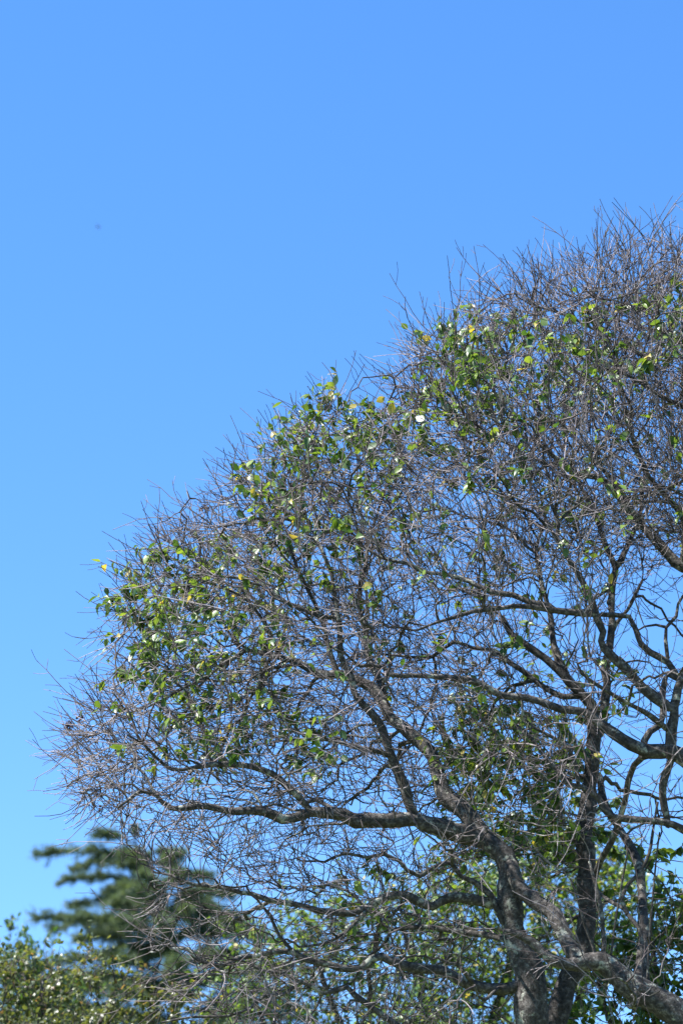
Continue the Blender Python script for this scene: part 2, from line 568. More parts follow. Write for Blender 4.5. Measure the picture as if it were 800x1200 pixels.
limb('W5', '700,430 690,415 707,392 687,382 675,375 655,367 625,357 612,347', 4, 2, 0, -0.2, 'W3')
limb('W6', '580,495 575,470 579,454 556,447 534,434 515,421', 4, 2, 0, -0.2, 'W2')
limb('W7', '880,600 890,500 880,420 870,350', 11, 4, 0, -0.1, 'W3')
limb('N1', '594,1058 575,1059 550,1055 527,1052 515,1056 505,1062 492,1059 477,1051 455,1051 435,1061 412,1071 400,1070 375,1067 355,1062 340,1059 312,1054 295,1047 282,1046 257,1040 225,1036 200,1025', 13, 3, 0, -0.4, 'A')
limb('N1b', '435,1061 412,1085 395,1098 378,1106 350,1110', 5, 3, 0, -0.4, 'N1')
limb('N2', '597,1090 588,1080 582,1067 575,1050 557,1035 540,1027 530,1013 525,1011 507,1017 492,1027 477,1020 467,1009 450,1001 430,1005 405,1000 380,1010', 8, 3, 0, -0.4, 'A')
limb('N2b', '529,1013 529,1000 531,996', 5, 4, 0, -0.6, 'N2')
limb('N3', '606,1105 595,1102 575,1097 550,1094 525,1091 500,1087 482,1087 455,1090', 9, 4, 0, 0.4, 'A')
limb('N4', '619,1150 590,1160 560,1156 535,1147 515,1137 495,1135 472,1132 460,1127 447,1121 435,1124 425,1135 400,1135 385,1130 360,1125 345,1117 325,1115 300,1120 280,1122 262,1132 232,1125 220,1112 200,1112', 14, 3, 0, -0.4, 'A')
limb('N4a', '556,1154 542,1137 535,1130 525,1129 512,1122', 5, 3, 0, -0.5, 'N4')
limb('N4b', '536,1131 537,1122 544,1105 543,1090', 3, 1.5, 0, -0.5, 'N4a')
limb('N4c', '585,1158 567,1172 560,1168 556,1155', 5, 3, 0, -0.5, 'N4')
limb('N4d', '360,1125 340,1112 327,1097 317,1075 302,1055', 5, 3, 0, -0.4, 'N4')
limb('N5', '625,1210 590,1230 540,1235 490,1218 460,1200 437,1182 417,1167 407,1157 395,1160 377,1164 365,1155 352,1150 330,1140 307,1137 290,1128', 11, 3, 0, -0.4, 'A')
limb('N5b', '352,1151 332,1165 310,1167 295,1180 267,1190 225,1192 190,1198', 5, 2.5, 0, -0.4, 'N5')
limb('X', '742,1175 752,1120 754,1080 752,1055 750,1032 745,1005 732,980 720,962 708,940 702,910', 15, 8, -0.3, 0.7, 'R')
limb('Y', '757,1165 753,1120 751,1100 747,1087 735,1072 727,1055 736,1035 750,1022 760,1000 765,970 770,940', 7, 3, 0, -0.2, 'R')
limb('Y2', '731,1065 718,1058 705,1050 695,1038', 6, 4, 0, 0.0, 'Y')
limb('H1', '705,1124 707,1112 705,1075 697,1037 690,1010', 6, 4, 0, -0.4, 'R')
limb('H2', '697,1126 695,1112 685,1085 674,1047 668,1030', 4, 2.5, 0, -0.5, 'R')
limb('H3', '714,1132 716,1115 722,1070 732,1015 738,985', 3.2, 2, 0, -0.5, 'R')
limb('H4', '757,1164 761,1095 764,1055 769,1000 772,975', 3.2, 2, 0, -0.5, 'R')

tree = thing('bare_tree', 'large multi-stemmed tree with crooked lichened limbs, mostly bare twigs and few leaves', 'tree', (P(778, 2381, TY)[0], TY, 0.0))


def tube_obj(name, p, r, mat, parent, sides, rough=0.10):
    V, F = tubes(p[None], r[None], sides)
    if rough:
        K = len(p)
        c = np.repeat(p, sides, 0)
        f = np.array([noise.noise(Vector(q * 16)) + 0.6 * noise.noise(Vector(q * 43)) for q in V])
        V = c + (V - c) * (1 + rough * f)[:, None]
    me_V = np.vstack([V, p[-1] + (p[-1] - p[-2]) / (np.linalg.norm(p[-1] - p[-2]) + 1e-9) * r[-1] * 0.6])
    K = len(p)
    cap = [((K - 1) * sides + i, (K - 1) * sides + (i + 1) % sides, len(V), len(V)) for i in range(sides)]
    me = bpy.data.meshes.new(name)
    me.from_pydata(me_V.tolist(), [], [tuple(f) for f in F.tolist()] + [c[:3] for c in cap])
    me.materials.append(mat)
    me.polygons.foreach_set('use_smooth', np.full(len(me.polygons), True))
    return obj(name, me, parent)


for k in ORDER:
    q = LIMBS[k]
    sides = 12 if q['name'] == 'trunk' else (9 if q['r'][0] > 0.018 else 6)
    tube_obj(q['name'], q['p'], q['r'], M_TRUNK if k == 'B' else M_LIMB, tree, sides, 0.16)

# crown envelope and how densely it is twigged, in photo pixels, spread through its depth
CROWN = [(1040, 330), (930, 288), (800, 286), (720, 300), (660, 318), (600, 345), (550, 368), (495, 400), (480, 445), (440, 488), (392, 474), (340, 512), (300, 552), (250, 592), (205, 632), (168, 675), (138, 720), (146, 790), (100, 845), (92, 900), (104, 935), (150, 962), (215, 1000), (190, 1040), (165, 1080), (190, 1120), (215, 1170), (300, 1215), (600, 1260), (760, 1150), (900, 1000), (1040, 900)]
DENS = [
    ([(200, 870), (600, 820), (600, 1260), (150, 1260)], 0.52),
    ([(330, 960), (560, 990), (600, 1260), (400, 1260)], 0.28),
    ([(150, 1000), (400, 1030), (400, 1260), (150, 1260)], 0.20),
    ([(420, 690), (640, 720), (660, 830), (520, 860), (430, 820)], 0.55),
    ([(600, 690), (800, 640), (900, 640), (900, 900), (600, 900)], 0.20),
    ([(735, 690), (815, 670), (815, 850), (752, 795), (725, 745)], 0.04),
    ([(560, 830), (720, 830), (720, 1010), (600, 1000)], 0.45),
    ([(710, 850), (1040, 900), (1040, 1260), (690, 1060)], 0.05),
    ([(570, 1010), (720, 1010), (800, 1260), (570, 1260)], 0.06),
    ([(380, 905), (590, 960), (590, 1040), (380, 1000)], 0.22),
    ([(300, 965), (420, 975), (420, 1045), (230, 1030)], 0.45),
    ([(470, 440), (640, 340), (1040, 300), (1040, 640), (640, 640), (500, 560)], 1.35),
]


def density(x, y):
    w = np.where(inpoly(x, y, CROWN), 1.0, 0.0)
    for poly, v in DENS:
        m = inpoly(x, y, poly) & (w > 0)
        w[m] = v
    return w


def crown_attractors(n, power=1.0, cut=-0.34):
    X, Y_ = [], []
    while sum(map(len, X)) < n:
        x = rng.uniform(90, 1040, 4000); y = rng.uniform(280, 1260, 4000)
        k = rng.uniform(0, 1.35 ** power, 4000) < density(x, y) ** power
        X.append(x[k]); Y_.append(y[k])
    x = np.concatenate(X)[:n]; y = np.concatenate(Y_)[:n]
    s = np.clip(polydist(x, y, CROWN[:28], False) / 300.0, 0, 1)
    h = 1.45 * np.sqrt(1 - (1 - s) ** 2) + 0.12
    u = rng.uniform(-1, 1, n)
    d = np.sign(u) * np.abs(u) ** 0.75 * h - 0.15
    flip = (s > 0.3) & (y > 600) & (d < -0.1) & (rng.uniform(0, 1, n) < 0.7)
    d = np.where(flip, -d, d)
    A = P(x, y, TY + d)
    nz = np.array([noise.noise(Vector(q * 1.5)) + 0.5 * noise.noise(Vector(q * 3.4)) for q in A])
    return A[nz > cut - 0.25 * rng.uniform(0, 1, n)]


seed = np.vstack([LIMBS[k]['p'][1:] for k in ORDER])
seed_r = np.concatenate([LIMBS[k]['r'][1:] for k in ORDER])
seed_d = np.vstack([nrm(np.diff(LIMBS[k]['p'], axis=0)) for k in ORDER])
okz = px_of(seed)[1] < 1300
seed, seed_r, seed_d = seed[okz], seed_r[okz], seed_d[okz]
# first the crooked middling branches, then the fine ones that grow from them
p1, q1 = colonise(seed, seed_d, crown_attractors(1150, 0.6, -0.7), 0.075, 1.6, 0.17, 120, 0.04, noise_w=0.34, centre=P(770, 1000, TY))
p1, r1_, ch1 = skeleton(p1, q1, len(seed), 0.0060, 1.9, seed_r, 0.011)
ch1.sort(key=lambda c: -len(c[0]) * c[2][0])
twig_acc = Acc()
nb = 0
add_p, add_r, add_d = [seed], [seed_r], [seed_d]
for ids, p, r_ in ch1:
    r_ = np.maximum(r_ * np.linspace(1.0, 0.75, len(r_)), 0.0038)
    cc = catmull(np.column_stack([p, r_]), 0.04)
    if nb < 296 and len(ids) >= 3:
        tube_obj('branch', cc[:, :3], cc[:, 3], M_LIMB if r_[0] > 0.006 else M_TWIG, tree, 7 if r_[0] > 0.010 else 5, 0.14)
        nb += 1
    else:
        V, F = tubes(cc[None, :, :3], cc[None, :, 3], 5)
        twig_acc.add(V, F)
    add_p.append(cc[1:, :3]); add_r.append(cc[1:, 3]); add_d.append(nrm(np.diff(cc[:, :3], axis=0)))
print('middling', len(ch1), 'as parts', nb)
seed = np.vstack(add_p); seed_r = np.concatenate(add_r); seed_d = np.vstack(add_d)
attr = crown_attractors(12500)
pos, par = colonise(seed, seed_d, attr, 0.05, 1.3, 0.074, noise_w=0.16, centre=P(770, 1000, TY))
nseed = len(seed)
pos, rad, chains = skeleton(pos, par, nseed, 0.0027, 2.15, seed_r, 0.007)
print('nodes', len(pos), 'chains', len(chains))
for ids, p, r_ in chains:
    V, F = tubes(p[None], r_[None], 4)
    twig_acc.add(V, F, 1 if rng.uniform() < 0.3 else 0)

CC = P(770, 1000, TY)


def outward(p):
    v = p - CC
    v = v * np.array([1.0, 0.8, 1.0])
    return nrm(v)


# fine twigs on every thin node
idx = np.arange(nseed, len(pos))
pd = nrm(pos[idx] - pos[par[idx]])
cand = idx[rad[idx] < 0.0075]
pdc = pd[rad[idx] < 0.0075]
haskid = np.zeros(len(pos), bool); haskid[par[par >= 0]] = True
prob = np.where(haskid[cand], 0.42, 1.0)
mult = rng.poisson(prob * 1.0) + (~haskid[cand]).astype(int)
ci = np.repeat(np.arange(len(cand)), mult)
p0 = pos[cand][ci]; dpar = pdc[ci]
out = outward(p0)
d0 = nrm(dpar * 0.85 + out * 0.42 + rng.normal(0, 0.30, p0.shape))
Ln = np.clip(0.06 + rng.gamma(1.6, 0.095, len(p0)), 0.08, 0.46)
pull = out * 0.07 + rng.normal(0, 0.10, p0.shape) + np.array([0, 0, 0.03])
t1, dd1, ra1 = twig_batch(p0, d0, Ln, 6, pull, 0.10, np.full(len(p0), 0.0031), np.full(len(p0), 0.0018))
pale = rng.uniform(0, 1, len(t1)) < 0.4
V, F = tubes(t1, ra1, 3)
twig_acc.add(V, F, np.repeat(np.where(pale, 1, 0), 15))
t2, dd2, ra2, out2 = side_twigs(t1, dd1, ra1, 1.5, 0.06, 0.22, 4, 0.08, out, 0.0015)
V, F = tubes(t2, ra2, 3)
pale2 = rng.uniform(0, 1, len(t2)) < 0.4
twig_acc.add(V, F, np.repeat(np.where(pale2, 1, 0), 9))
print('twigs', len(t1), len(t2))
obj('twigs', twig_acc.mesh('twigs', [M_TWIG, M_TWIG2]), tree, 'stuff')

# leaves, hung on twig points inside leafy patches (photo pixels)
PATCH = [(200, 690, 65, 50, 95), (160, 745, 45, 55, 80), (230, 770, 75, 55, 120), (290, 700, 65, 70, 110), (265, 840, 75, 38, 75), (335, 870, 60, 35, 50),
         (225, 885, 60, 30, 22), (120, 850, 50, 30, 8), (325, 545, 45, 45, 60), (390, 490, 55, 35, 75), (435, 520, 50, 45, 60), (385, 600, 80, 60, 60),
         (310, 620, 60, 50, 50), (540, 400, 40, 45, 55), (585, 430, 60, 55, 95), (520, 470, 55, 50, 70), (650, 430, 80, 60, 70), (735, 390, 60, 40, 55),
         (785, 370, 35, 40, 50), (570, 510, 80, 55, 60), (700, 460, 90, 60, 50), (480, 640, 120, 80, 60), (610, 640, 120, 80, 50), (740, 600, 80, 100, 40),
         (560, 860, 50, 45, 110), (600, 900, 55, 55, 150), (665, 935, 55, 50, 150), (545, 905, 40, 40, 60), (620, 960, 70, 45, 110), (640, 800, 100, 55, 60),
         (690, 1010, 60, 40, 90), (580, 1030, 50, 35, 12), (440, 1040, 50, 25, 18), (470, 1065, 50, 20, 16), (700, 880, 50, 60, 50), (380, 890, 40, 30, 10),
         (500, 1110, 120, 60, 40), (780, 990, 30, 30, 30), (560, 980, 50, 35, 40), (410, 750, 120, 70, 50)]
LP = np.concatenate([t1[:, 1:].reshape(-1, 3), t2[:, 1:].reshape(-1, 3), pos[cand]])
LX, LY = px_of(LP)
TX, TYp = px_of(t1[:, 3])
pick_p = []
for (x, y, rx, ry, n) in PATCH:
    q = ((TX - x) / rx) ** 2 + ((TYp - y) / ry) ** 2
    k = np.where(q < 1.0 + 0.6 * rng.uniform(0, 1, len(q)) ** 2)[0]
    if x > 490 and y > 820:
        k = k[t1[k, 3, 1] > TY + (-0.3 if y < 965 else 0.1)]
    if len(k) == 0:
        continue
    for ti in rng.choice(k, max(1, int(n * 0.8))):
        m = rng.integers(3, 8)
        u = np.sort(rng.uniform(0.25, 1.0, m)) * 4.999
        ki = u.astype(int)
        pick_p.append(t1[ti, ki] + (t1[ti, ki + 1] - t1[ti, ki]) * (u - ki)[:, None])
lp = np.concatenate(pick_p)
lo = outward(lp)
Rm = leaf_frames(len(lp), lo, 0.75)
ls = rng.uniform(0.038, 0.072, len(lp))
lsh = rng.integers(0, len(LEAF_SHAPES), len(lp))
lm = rng.choice(len(M_LEAF), len(lp), p=LEAF_W)
# the leaves that show largest become single parts
lx, ly = px_of(lp)
vis = (lx > 0) & (lx < 800) & (ly > 200) & (ly < 1190)
face = np.abs(Rm[:, 1, 2])
score = np.where(vis, ls * (0.4 + face) * (1 - 0.12 * (lp[:, 1] - TY)), 0)
order = np.argsort(-score)
single = set(order[:290].tolist())
LEAF_ME = {}
leaf_acc = Acc()
from mathutils import Matrix
for i in range(len(lp)):
    V0, F0 = LEAF_SHAPES[lsh[i]]
    if i in single:
        key = (int(lsh[i]), int(lm[i]))
        if key not in LEAF_ME:
            LEAF_ME[key] = mesh_np('leaf', V0, F0, [M_LEAF[key[1]]], None, True)
        o = obj('leaf', LEAF_ME[key], tree)
        m = Matrix([[*(Rm[i][a] * ls[i]), lp[i][a] - tree.location[a]] for a in range(3)] + [[0, 0, 0, 1]])
        o.matrix_local = m
    else:
        leaf_acc.add((V0 * ls[i]) @ Rm[i].T + lp[i], F0, int(lm[i]))
obj('foliage', leaf_acc.mesh('foliage', M_LEAF), tree, 'stuff')
print('leaves', len(lp))


# dry fruit clusters
def ico(c, r):
    t = (1 + 5 ** 0.5) / 2
    V = nrm(np.array([(-1, t, 0), (1, t, 0), (-1, -t, 0), (1, -t, 0), (0, -1, t), (0, 1, t), (0, -1, -t), (0, 1, -t), (t, 0, -1), (t, 0, 1), (-t, 0, -1), (-t, 0, 1)], float))
    F = np.array([(0, 11, 5), (0, 5, 1), (0, 1, 7), (0, 7, 10), (0, 10, 11), (1, 5, 9), (5, 11, 4), (11, 10, 2), (10, 7, 6), (7, 1, 8), (3, 9, 4), (3, 4, 2), (3, 2, 6), (3, 6, 8), (3, 8, 9), (4, 9, 5), (2, 4, 11), (6, 2, 10), (8, 6, 7), (9, 8, 1)])
    return V * r + c, F


for (x, y, n) in [(80, 850, 26), (92, 838, 10), (239, 594, 14), (290, 625, 14), (446, 762, 14), (116, 948, 6), (482, 438, 8)]:
    q = np.hypot(LX - x, LY - y)
    c = LP[q.argmin()]
    ac = Acc()
    for _ in range(n):
        V, F = ico(c + rng.normal(0, 0.013, 3), rng.uniform(0.005, 0.009))
        ac.add(V, F)
    obj('fruit_cluster', ac.mesh('fruit_cluster', [M_BERRY]), tree, 'stuff')


# ================================================================== leafy trees and shrubs behind
def leafy(name, label, cat, base_px, Y, stems, blobs, n_attr, leaf_rng, per_node, tw_len, mats, weights, bark_m, depth=0.9, step=0.08, kill=0.12, tip=0.0025, droop=0.45, seedv=1, n_single=0, twig_n=1.0, group=None):
    r = np.random.default_rng(seedv)
    b = P(base_px, 1400, Y); b[2] = 0
    root = thing(name, label, cat, b, group)
    sp, sr, sd = [], [], []
    mpx = Y / (FPX * CP)
    for (txt, w0, w1, dd0, dd1) in stems:
        xy = np.array([float(v) for v in txt.replace(',', ' ').split()]).reshape(-1, 2)
        s = np.linspace(0, 1, len(xy))
        W = P(xy[:, 0], xy[:, 1], Y + dd0 + (dd1 - dd0) * s)
        W = np.vstack([[b[0] + (W[0, 0] - b[0]) * 0.3, Y + dd0 * 0.3, 0.0], W])
        w = np.concatenate([[w0 * 1.25], w0 + (w1 - w0) * s]) * mpx / 2
        c = catmull(np.column_stack([W, w]), 0.06)
        tube_obj('trunk', c[:, :3], c[:, 3], bark_m, root, 8, 0.12)
        k = c[:, 2] > 0.5
        sp.append(c[k, :3]); sr.append(c[k, 3]); sd.append(nrm(np.gradient(c[:, :3], axis=0))[k])
    sp = np.vstack(sp); sr = np.concatenate(sr); sd = np.vstack(sd)
    A = []
    tot = sum(q[4] * q[2] * q[3] for q in blobs)
    n_low = int(n_attr * 0.22)
    zt = P(base_px, 1215, Y)[2]
    u = nrm(r.normal(0, 1, (n_low, 3))) * r.uniform(0.55, 1, (n_low, 1))
    hw = 0.8 * 0.5 * (max(q[0] + q[2] for q in blobs) - min(q[0] - q[2] for q in blobs)) * mpx
    A.append(np.column_stack([b[0] + u[:, 0] * hw, Y + u[:, 1] * max(depth, 0.7 * hw), 0.25 + (zt - 0.25) * r.uniform(0, 1, n_low)]))
    for (x, y, rx, ry, wgt, dc) in blobs:
        n = int(n_attr * wgt * rx * ry / tot)
        u = nrm(r.normal(0, 1, (n, 3))) * r.uniform(0, 1, (n, 1)) ** (1 / 2.4)
        A.append(P(x + u[:, 0] * rx, y + u[:, 2] * ry, Y + dc + u[:, 1] * min(rx * mpx, depth)))
    A = np.vstack(A)
    ps, pr = colonise(sp, sd, A, step, 2.5, kill, 120, 0.08, r)
    ns = len(sp)
    ps, rd, chs = skeleton(ps, pr, ns, tip, 2.3, sr, 0.008, r)
    ac = Acc()
    nb_ = 0
    for ids, p, r_ in sorted(chs, key=lambda c: -c[2][0] * len(c[0])):
        if nb_ < 24 and len(ids) > 6:
            tube_obj('branch', p, r_, bark_m, root, 5, 0)
            nb_ += 1
            continue
        V, F = tubes(p[None], r_[None], 3)
        ac.add(V, F)
    ii = np.arange(ns, len(ps)); ii = ii[rd[ii] < tip * 3.2]
    cen = np.array([b[0], Y, 0.45 * A[:, 2].max()])
    m = r.poisson(twig_n, len(ii)); ci = np.repeat(ii, m)
    o = nrm(ps[ci] - cen)
    tp, td, tr = twig_batch(ps[ci], nrm(nrm(ps[ci] - ps[pr[ci]]) * 0.6 + o * 0.5 + r.normal(0, 0.5, (len(ci), 3))), r.uniform(*tw_len, len(ci)), 5, o * 0.08 + np.array([0, 0, 0.03]), 0.14, np.full(len(ci), tip), np.full(len(ci), tip * 0.55), r)
    V, F = tubes(tp, tr, 3)
    ac.add(V, F)
    obj('twigs', ac.mesh('twigs', [M_TWIG]), root, 'stuff')
    pts = tp[:, 1:].reshape(-1, 3)
    n = int(len(pts) * per_node)
    c = pts[r.integers(0, len(pts), n)] + r.normal(0, 0.012, (n, 3))
    Rm = leaf_frames(n, nrm(c - cen), droop, r)
    s = r.uniform(*leaf_rng, n); sh = r.integers(0, len(LEAF_SHAPES), n); mm = r.choice(len(mats), n, p=weights)
    x, y = px_of(c)
    sc = np.where((x > 0) & (x < 800) & (y < 1195), s * (0.4 + np.abs(Rm[:, 1, 2])) * (1 - 0.2 * (c[:, 1] - Y)), 0)
    sg = set(np.argsort(-sc)[:n_single].tolist())
    ME = {}
    la = Acc()
    for i in range(n):
        V0, F0 = (FAR_SHAPES if Y > 18 else LEAF_SHAPES)[sh[i]]
        if i in sg:
            key = (int(sh[i]), int(mm[i]))
            if key not in ME:
                ME[key] = mesh_np('leaf', V0, F0, [mats[key[1]]], None, True)
            q = obj('leaf', ME[key], root)
            q.matrix_local = Matrix([[*(Rm[i][a] * s[i]), c[i][a] - root.location[a]] for a in range(3)] + [[0, 0, 0, 1]])
        else:
            la.add((V0 * s[i]) @ Rm[i].T + c[i], F0, int(mm[i]))
    obj('foliage', la.mesh('foliage', mats), root, 'stuff')
    print(name, 'nodes', len(ps), 'leaves', n)
    return root


W5 = [0.40, 0.42, 0.16, 0.015, 0.005]
M_OLIVE = [leafmat('olive_leaf', (0.065, 0.085, 0.03), (0.10, 0.12, 0.045)), leafmat('dark_olive_leaf', (0.035, 0.052, 0.018), (0.06, 0.08, 0.03)),
           leafmat('light_olive_leaf', (0.10, 0.12, 0.04), (0.14, 0.15, 0.06)), leafmat('brown_leaf', (0.14, 0.09, 0.05), (0.2, 0.14, 0.08))]
# dense evergreen close behind, low on the right
leafy('evergreen_shrub', 'dense glossy dark green evergreen shrub growing against the stems of the bare tree', 'shrub', 790, 16.6,
      [('780,1330 770,1220 765,1120 762,1070', 12, 4, 0.1, 0.1), ('800,1330 815,1220 830,1120 820,1060', 12, 4, 0, 0.2), ('770,1350 735,1260 715,1200 700,1150', 10, 4, 0, -0.1)],
      [(775, 1110, 55, 70, 1.0, 0), (790, 1190, 80, 70, 1.0, -0.1), (715, 1180, 45, 45, 0.9, 0.1), (850, 1120, 80, 100, 0.8, 0), (735, 1110, 30, 50, 0.6, 0.2), (660, 1215, 40, 40, 0.7, 0.2), (840, 1250, 130, 80, 0.7, 0)],
      5200, (0.045, 0.075), 1.7, (0.08, 0.25), M_LEAF, W5, M_LIMB, seedv=3, n_single=120, depth=0.5)
# thin leafy tree standing some metres behind, below the crown
leafy('thin_leafed_tree', 'hazy grey-twigged tree with small yellowish green leaves, behind the lower limbs of the bare tree', 'tree', 520, 21.5,
      [('520,1330 505,1230 490,1150 470,1080', 16, 5, 0, 0), ('540,1330 570,1220 600,1120 610,1040', 16, 5, 0.3, 0.4), ('500,1350 430,1260 390,1180 370,1120', 12, 5, 0, -0.4), ('560,1330 650,1230 690,1130 700,1050', 12, 5, 0, 0.5), ('480,1380 380,1300 320,1220 290,1150', 10, 4, 0, 0.3)],
      [(600, 1010, 60, 40, 0.8, 0.3), (690, 1010, 60, 45, 0.8, 0.4), (560, 1060, 80, 40, 1.0, 0), (640, 1050, 90, 60, 1.0, 0.3), (480, 1090, 80, 40, 1.0, 0), (400, 1100, 80, 40, 0.8, 0), (330, 1130, 70, 45, 0.9, 0), (560, 1130, 120, 50, 0.9, 0), (300, 1180, 60, 40, 0.8, 0), (420, 1180, 90, 40, 0.5, 0), (640, 1140, 80, 70, 1.0, 0), (560, 1210, 140, 40, 0.6, 0), (720, 1080, 60, 60, 0.7, 0)],
      5500, (0.04, 0.07), 1.3, (0.15, 0.4), M_LEAF, [0.48, 0.27, 0.21, 0.03, 0.01], M_LIMB, seedv=5, depth=1.3, twig_n=1.3)
# shrub low on the left
leafy('olive_green_shrub', 'rounded olive green shrub with many small shiny leaves, in front of the cedar', 'shrub', 50, 19.5,
      [('40,1330 45,1230 50,1150', 12, 4, 0, 0), ('70,1330 100,1240 130,1170', 10, 4, 0, 0.2), ('30,1330 5,1240 -20,1160', 10, 4, 0, -0.2), ('80,1350 150,1270 190,1210', 9, 4, 0, 0.3)],
      [(40, 1165, 70, 45, 1, 0), (105, 1160, 55, 45, 1, 0), (-40, 1170, 70, 60, 1, 0), (60, 1220, 130, 50, 1, 0), (165, 1178, 50, 38, 0.9, 0), (215, 1215, 50, 30, 0.5, 0)],
      5200, (0.03, 0.055), 1.3, (0.08, 0.24), M_OLIVE, [0.5, 0.33, 0.12, 0.05], M_LIMB, seedv=8, depth=0.9, twig_n=1.4)
# dark pointed shrub further back
leafy('dark_green_shrub', 'small dark green shrub with upright pointed shoots, behind the olive green shrub', 'shrub', 25, 27.0,
      [('10,1250 12,1180 12,1110', 6, 2, 0, 0), ('30,1250 30,1180 31,1105', 6, 2, 0, 0), ('60,1250 60,1190 62,1115', 6, 2, 0, 0.2), ('-10,1250 -14,1190 -14,1120', 6, 2, 0, 0.2)],
      [(12, 1100, 7, 18, 1.2, 0), (31, 1098, 6, 16, 1.2, 0), (62, 1110, 8, 18, 1.2, 0), (25, 1140, 50, 35, 1, 0), (-14, 1115, 12, 20, 1, 0), (50, 1175, 70, 30, 1, 0)],
      1400, (0.05, 0.08), 1.2, (0.08, 0.2), [M_LEAF[1], M_LEAF[0]], [0.8, 0.2], M_LIMB, seedv=9, depth=0.8, twig_n=1.3, droop=-0.2)


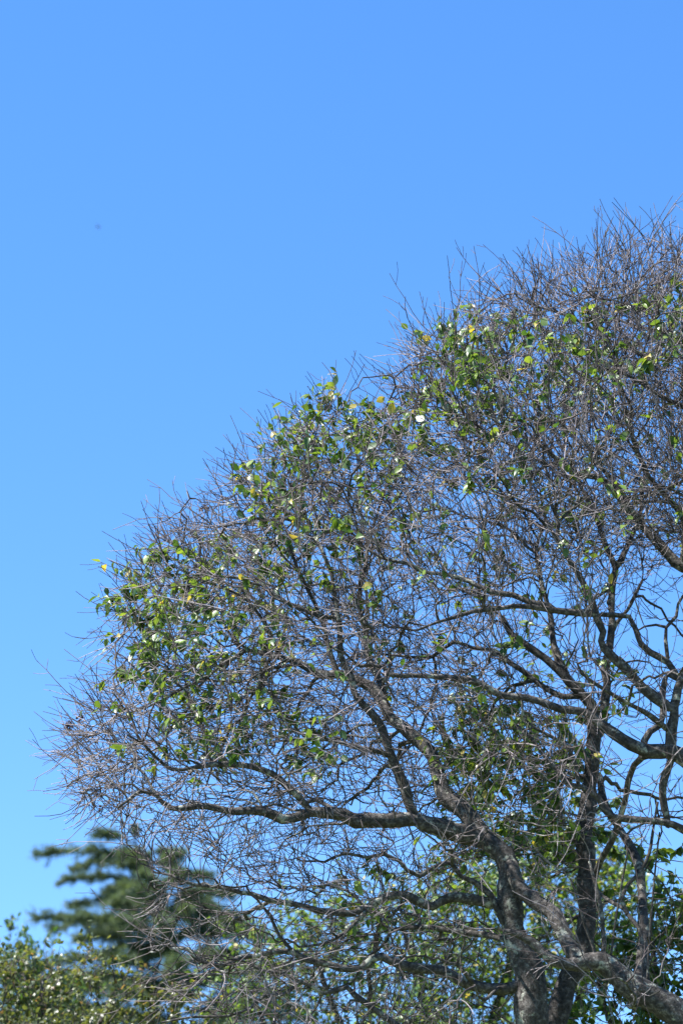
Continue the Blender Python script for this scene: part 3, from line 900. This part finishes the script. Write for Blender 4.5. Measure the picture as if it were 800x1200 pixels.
# ================================================================== the cedar far behind
def cedar():
    Y = 68.0
    r = np.random.default_rng(21)
    mpx = Y / (FPX * CP)
    b = P(205, 1400, Y); b[2] = 0
    root = thing('cedar_tree', 'tall grey-green cedar with flat layered boughs, blurred in the distance', 'tree', b)
    m_need = leafmat('cedar_needles', (0.06, 0.10, 0.065), (0.11, 0.15, 0.10), rough=0.6, trans=0.3, spec=0.3)
    xy = np.array([(205, 1300), (205, 1200), (200, 1120), (190, 1060), (175, 1015), (158, 985)], float)
    W = P(xy[:, 0], xy[:, 1], Y)
    W = np.vstack([[b[0], Y, 0], W])
    w = np.array([0.36, 0.14, 0.12, 0.10, 0.075, 0.05, 0.015])
    c = catmull(np.column_stack([W, w]), 0.12)
    tube_obj('trunk', c[:, :3], c[:, 3], M_TRUNK, root, 8, 0.08)
    T = c[:, :3]
    # boughs: (photo tip, depth of the tip, foliage width)
    B = [((158, 978), 0, 0.35), ((118, 978), -0.2, 0.5), ((50, 1002), -0.3, 0.6), ((88, 1018), 0.6, 0.45), ((72, 1034), 0.2, 0.35), ((84, 1062), 0.4, 0.5), ((45, 1078), -0.8, 0.8), ((60, 1090), 0.6, 0.6), ((95, 1100), -0.3, 0.6),
         ((205, 1000), 0.3, 0.4), ((240, 1025), -0.4, 0.6), ((268, 1048), 0.3, 0.6), ((290, 1080), -0.5, 0.7), ((310, 1100), 0.5, 0.7), ((150, 1040), -1.3, 0.7), ((190, 1080), -1.5, 0.8), ((230, 1075), 1.4, 0.8), ((250, 1120), -1.0, 0.7), ((120, 1120), 0.8, 0.6), ((140, 1125), -1.1, 0.6), ((200, 1135), -1.7, 0.7), ((310, 1140), 0.2, 0.6),
         ((60, 1165), 0.6, 0.7), ((330, 1165), -0.6, 0.8), ((120, 1185), -1.3, 0.8), ((270, 1200), 1.4, 0.8), ((40, 1230), 0.1, 0.8), ((350, 1240), 0.2, 0.8), ((170, 1015), 1.0, 0.5), ((155, 1060), 1.3, 0.7)]
    for q in range(66):
        y_ = r.uniform(1000, 1215)
        half = 20 + (y_ - 980) * 0.72
        x_ = 178 + r.uniform(-1.1, 1.2) * half
        B.append(((x_, y_), r.uniform(-1, 1) * half * mpx * 0.8, r.uniform(0.45, 0.8)))
    for q in range(40):                       # lower boughs, below the frame
        y_ = r.uniform(1220, 1700)
        half = 190 + (y_ - 1220) * 0.25
        a_ = r.uniform(0, 2 * math.pi)
        B.append(((205 + math.cos(a_) * half, y_), math.sin(a_) * half * mpx / 1.5, 0.9))
    for (tx, ty), dz, wd in B:
        tip = P(tx, ty, Y + dz * 1.5)
        hl = np.linalg.norm(tip[:2] - np.array([T[-1][0], Y]))
        k = np.abs(T[:, 2] - (tip[2] - 0.10 * hl - 0.05)).argmin()
        s = T[k]
        n = 12
        t = np.linspace(0, 1, n)[:, None]
        arc = 0.10 * np.linalg.norm(tip - s)
        p = s + (tip - s) * t + np.array([0, 0, 1.0]) * arc * np.sin(math.pi * t) + r.normal(0, 0.015, (n, 3))
        rad_ = np.linspace(0.035, 0.008, n)
        bo = tube_obj('bough', p, rad_, M_TRUNK, root, 5, 0)
        # flat sprays along the bough, each a twig covered with needle tufts
        L = np.linalg.norm(tip - s)
        m = int(40 + L * 24)
        tt = r.uniform(0.18, 1.0, m) ** 0.8
        bp = np.stack([np.interp(tt, t[:, 0], p[:, a]) for a in range(3)], -1)
        ax = nrm(tip - s)
        sd = nrm(np.cross(ax, [0, 0, 1.0]))
        sg = np.where(r.uniform(0, 1, m) < 0.5, -1, 1)[:, None]
        dirs = nrm(ax * r.uniform(0.9, 1.6, (m, 1)) + sg * sd * r.uniform(0.1, 0.9, (m, 1)) + np.array([0, 0, 1.0]) * r.normal(-0.05, 0.48, (m, 1)))
        ln = 1.4 * wd * r.uniform(0.3, 0.8, m) * (1.1 - 0.55 * tt)
        sp_, sdd, sr_ = twig_batch(bp, dirs, ln, 3, np.array([0, 0, -0.12]), 0.14, np.full(m, 0.008), np.full(m, 0.004), r)
        ac = Acc()
        V, F = tubes(sp_, sr_, 3)
        ac.add(V, F)
        # needles: thin blades around each spray
        nn = 15
        ui = r.uniform(0, 1, (m, nn)) * 1.999
        ki = ui.astype(int); fr = (ui - ki)[..., None]
        ar = np.arange(m)[:, None]
        q0 = sp_[ar, ki] * (1 - fr) + sp_[ar, ki + 1] * fr
        nd_ = nrm(sdd[ar, ki + 1] * 0.7 + r.normal(0, 0.55, (m, nn, 3)) + np.array([0, 0, 0.25]))
        q1 = q0 + nd_ * r.uniform(0.07, 0.15, (m, nn, 1))
        sdv = nrm(np.cross(nd_, r.normal(0, 1, (m, nn, 3)))) * 0.0145
        V = np.stack([q0 - sdv, q0 + sdv, q1 + sdv * 0.5, q1 - sdv * 0.5], 2).reshape(-1, 3)
        F = np.arange(len(V)).reshape(-1, 4)
        ac.add(V, F)
        sp2 = obj('needles', ac.mesh('needles', [m_need]), bo, 'stuff')
        sp2.location = (0, 0, 0)
    return root


cedar()


# ================================================================== a bird far off in the sky
def bird():
    Y = 130.0
    c = P(115, 266, Y)
    m, t, N, L = new_mat('bird_plumage')
    out = N.new('ShaderNodeOutputMaterial'); b = N.new('ShaderNodeBsdfPrincipled')
    nz = N.new('ShaderNodeTexNoise'); nz.inputs['Scale'].default_value = 30
    r1 = ramp(N, [(0.3, (0.04, 0.035, 0.05)), (0.7, (0.10, 0.09, 0.11))])
    L.new(nz.outputs[0], r1.inputs[0]); L.new(r1.outputs[0], b.inputs[0]); L.new(b.outputs[0], out.inputs[0])
    # one continuous skin: rings along the body, wings drawn out of the middle rings
    xs = [-0.10, -0.085, -0.05, 0.0, 0.045, 0.075, 0.095]
    rs = [0.004, 0.014, 0.024, 0.028, 0.023, 0.018, 0.004]
    n = 8
    V, F = [], []
    for x, r_ in zip(xs, rs):
        for k in range(n):
            a = 2 * math.pi * k / n
            V.append([x, r_ * math.cos(a), r_ * 0.85 * math.sin(a) + (0.006 if x > 0.06 else 0)])
    for i in range(len(xs) - 1):
        for k in range(n):
            if i in (2, 3) and k in (0, 7, 3, 4):
                pass
            F.append((i * n + k, i * n + (k + 1) % n, (i + 1) * n + (k + 1) % n, (i + 1) * n + k))
    for s, k in ((1, 0), (-1, 4)):
        rt = [2 * n + k, 3 * n + k, 4 * n + k]
        prev = rt
        for (yy, xo, ch, z) in ((0.07, 0.012, 0.06, 0.028), (0.13, -0.01, 0.045, 0.03), (0.19, -0.05, 0.012, 0.012)):
            b0 = len(V)
            V += [[xo - ch / 2, s * yy, z], [xo, s * yy, z + 0.004], [xo + ch / 2, s * yy, z]]
            cur = [b0, b0 + 1, b0 + 2]
            F += [(prev[0], prev[1], cur[1], cur[0]), (prev[1], prev[2], cur[2], cur[1])]
            prev = cur
    b0 = len(V)
    V += [[-0.155, 0.025, 0], [-0.14, 0, 0], [-0.155, -0.025, 0]]
    F += [(0, b0, b0 + 1), (4, b0 + 1, b0 + 2), (0, b0 + 1, 4)]
    me = bpy.data.meshes.new('bird')
    me.from_pydata(V, [], F)
    me.materials.append(m)
    o = obj('bird', me)
    o.scale = (1.05, 1.05, 1.05)
    o.location = [float(v) for v in c]
    o.rotation_euler = (R(12), R(5), R(155))
    o['label'] = 'tiny dark bird flying alone in the empty blue sky'
    o['category'] = 'bird'


bird()
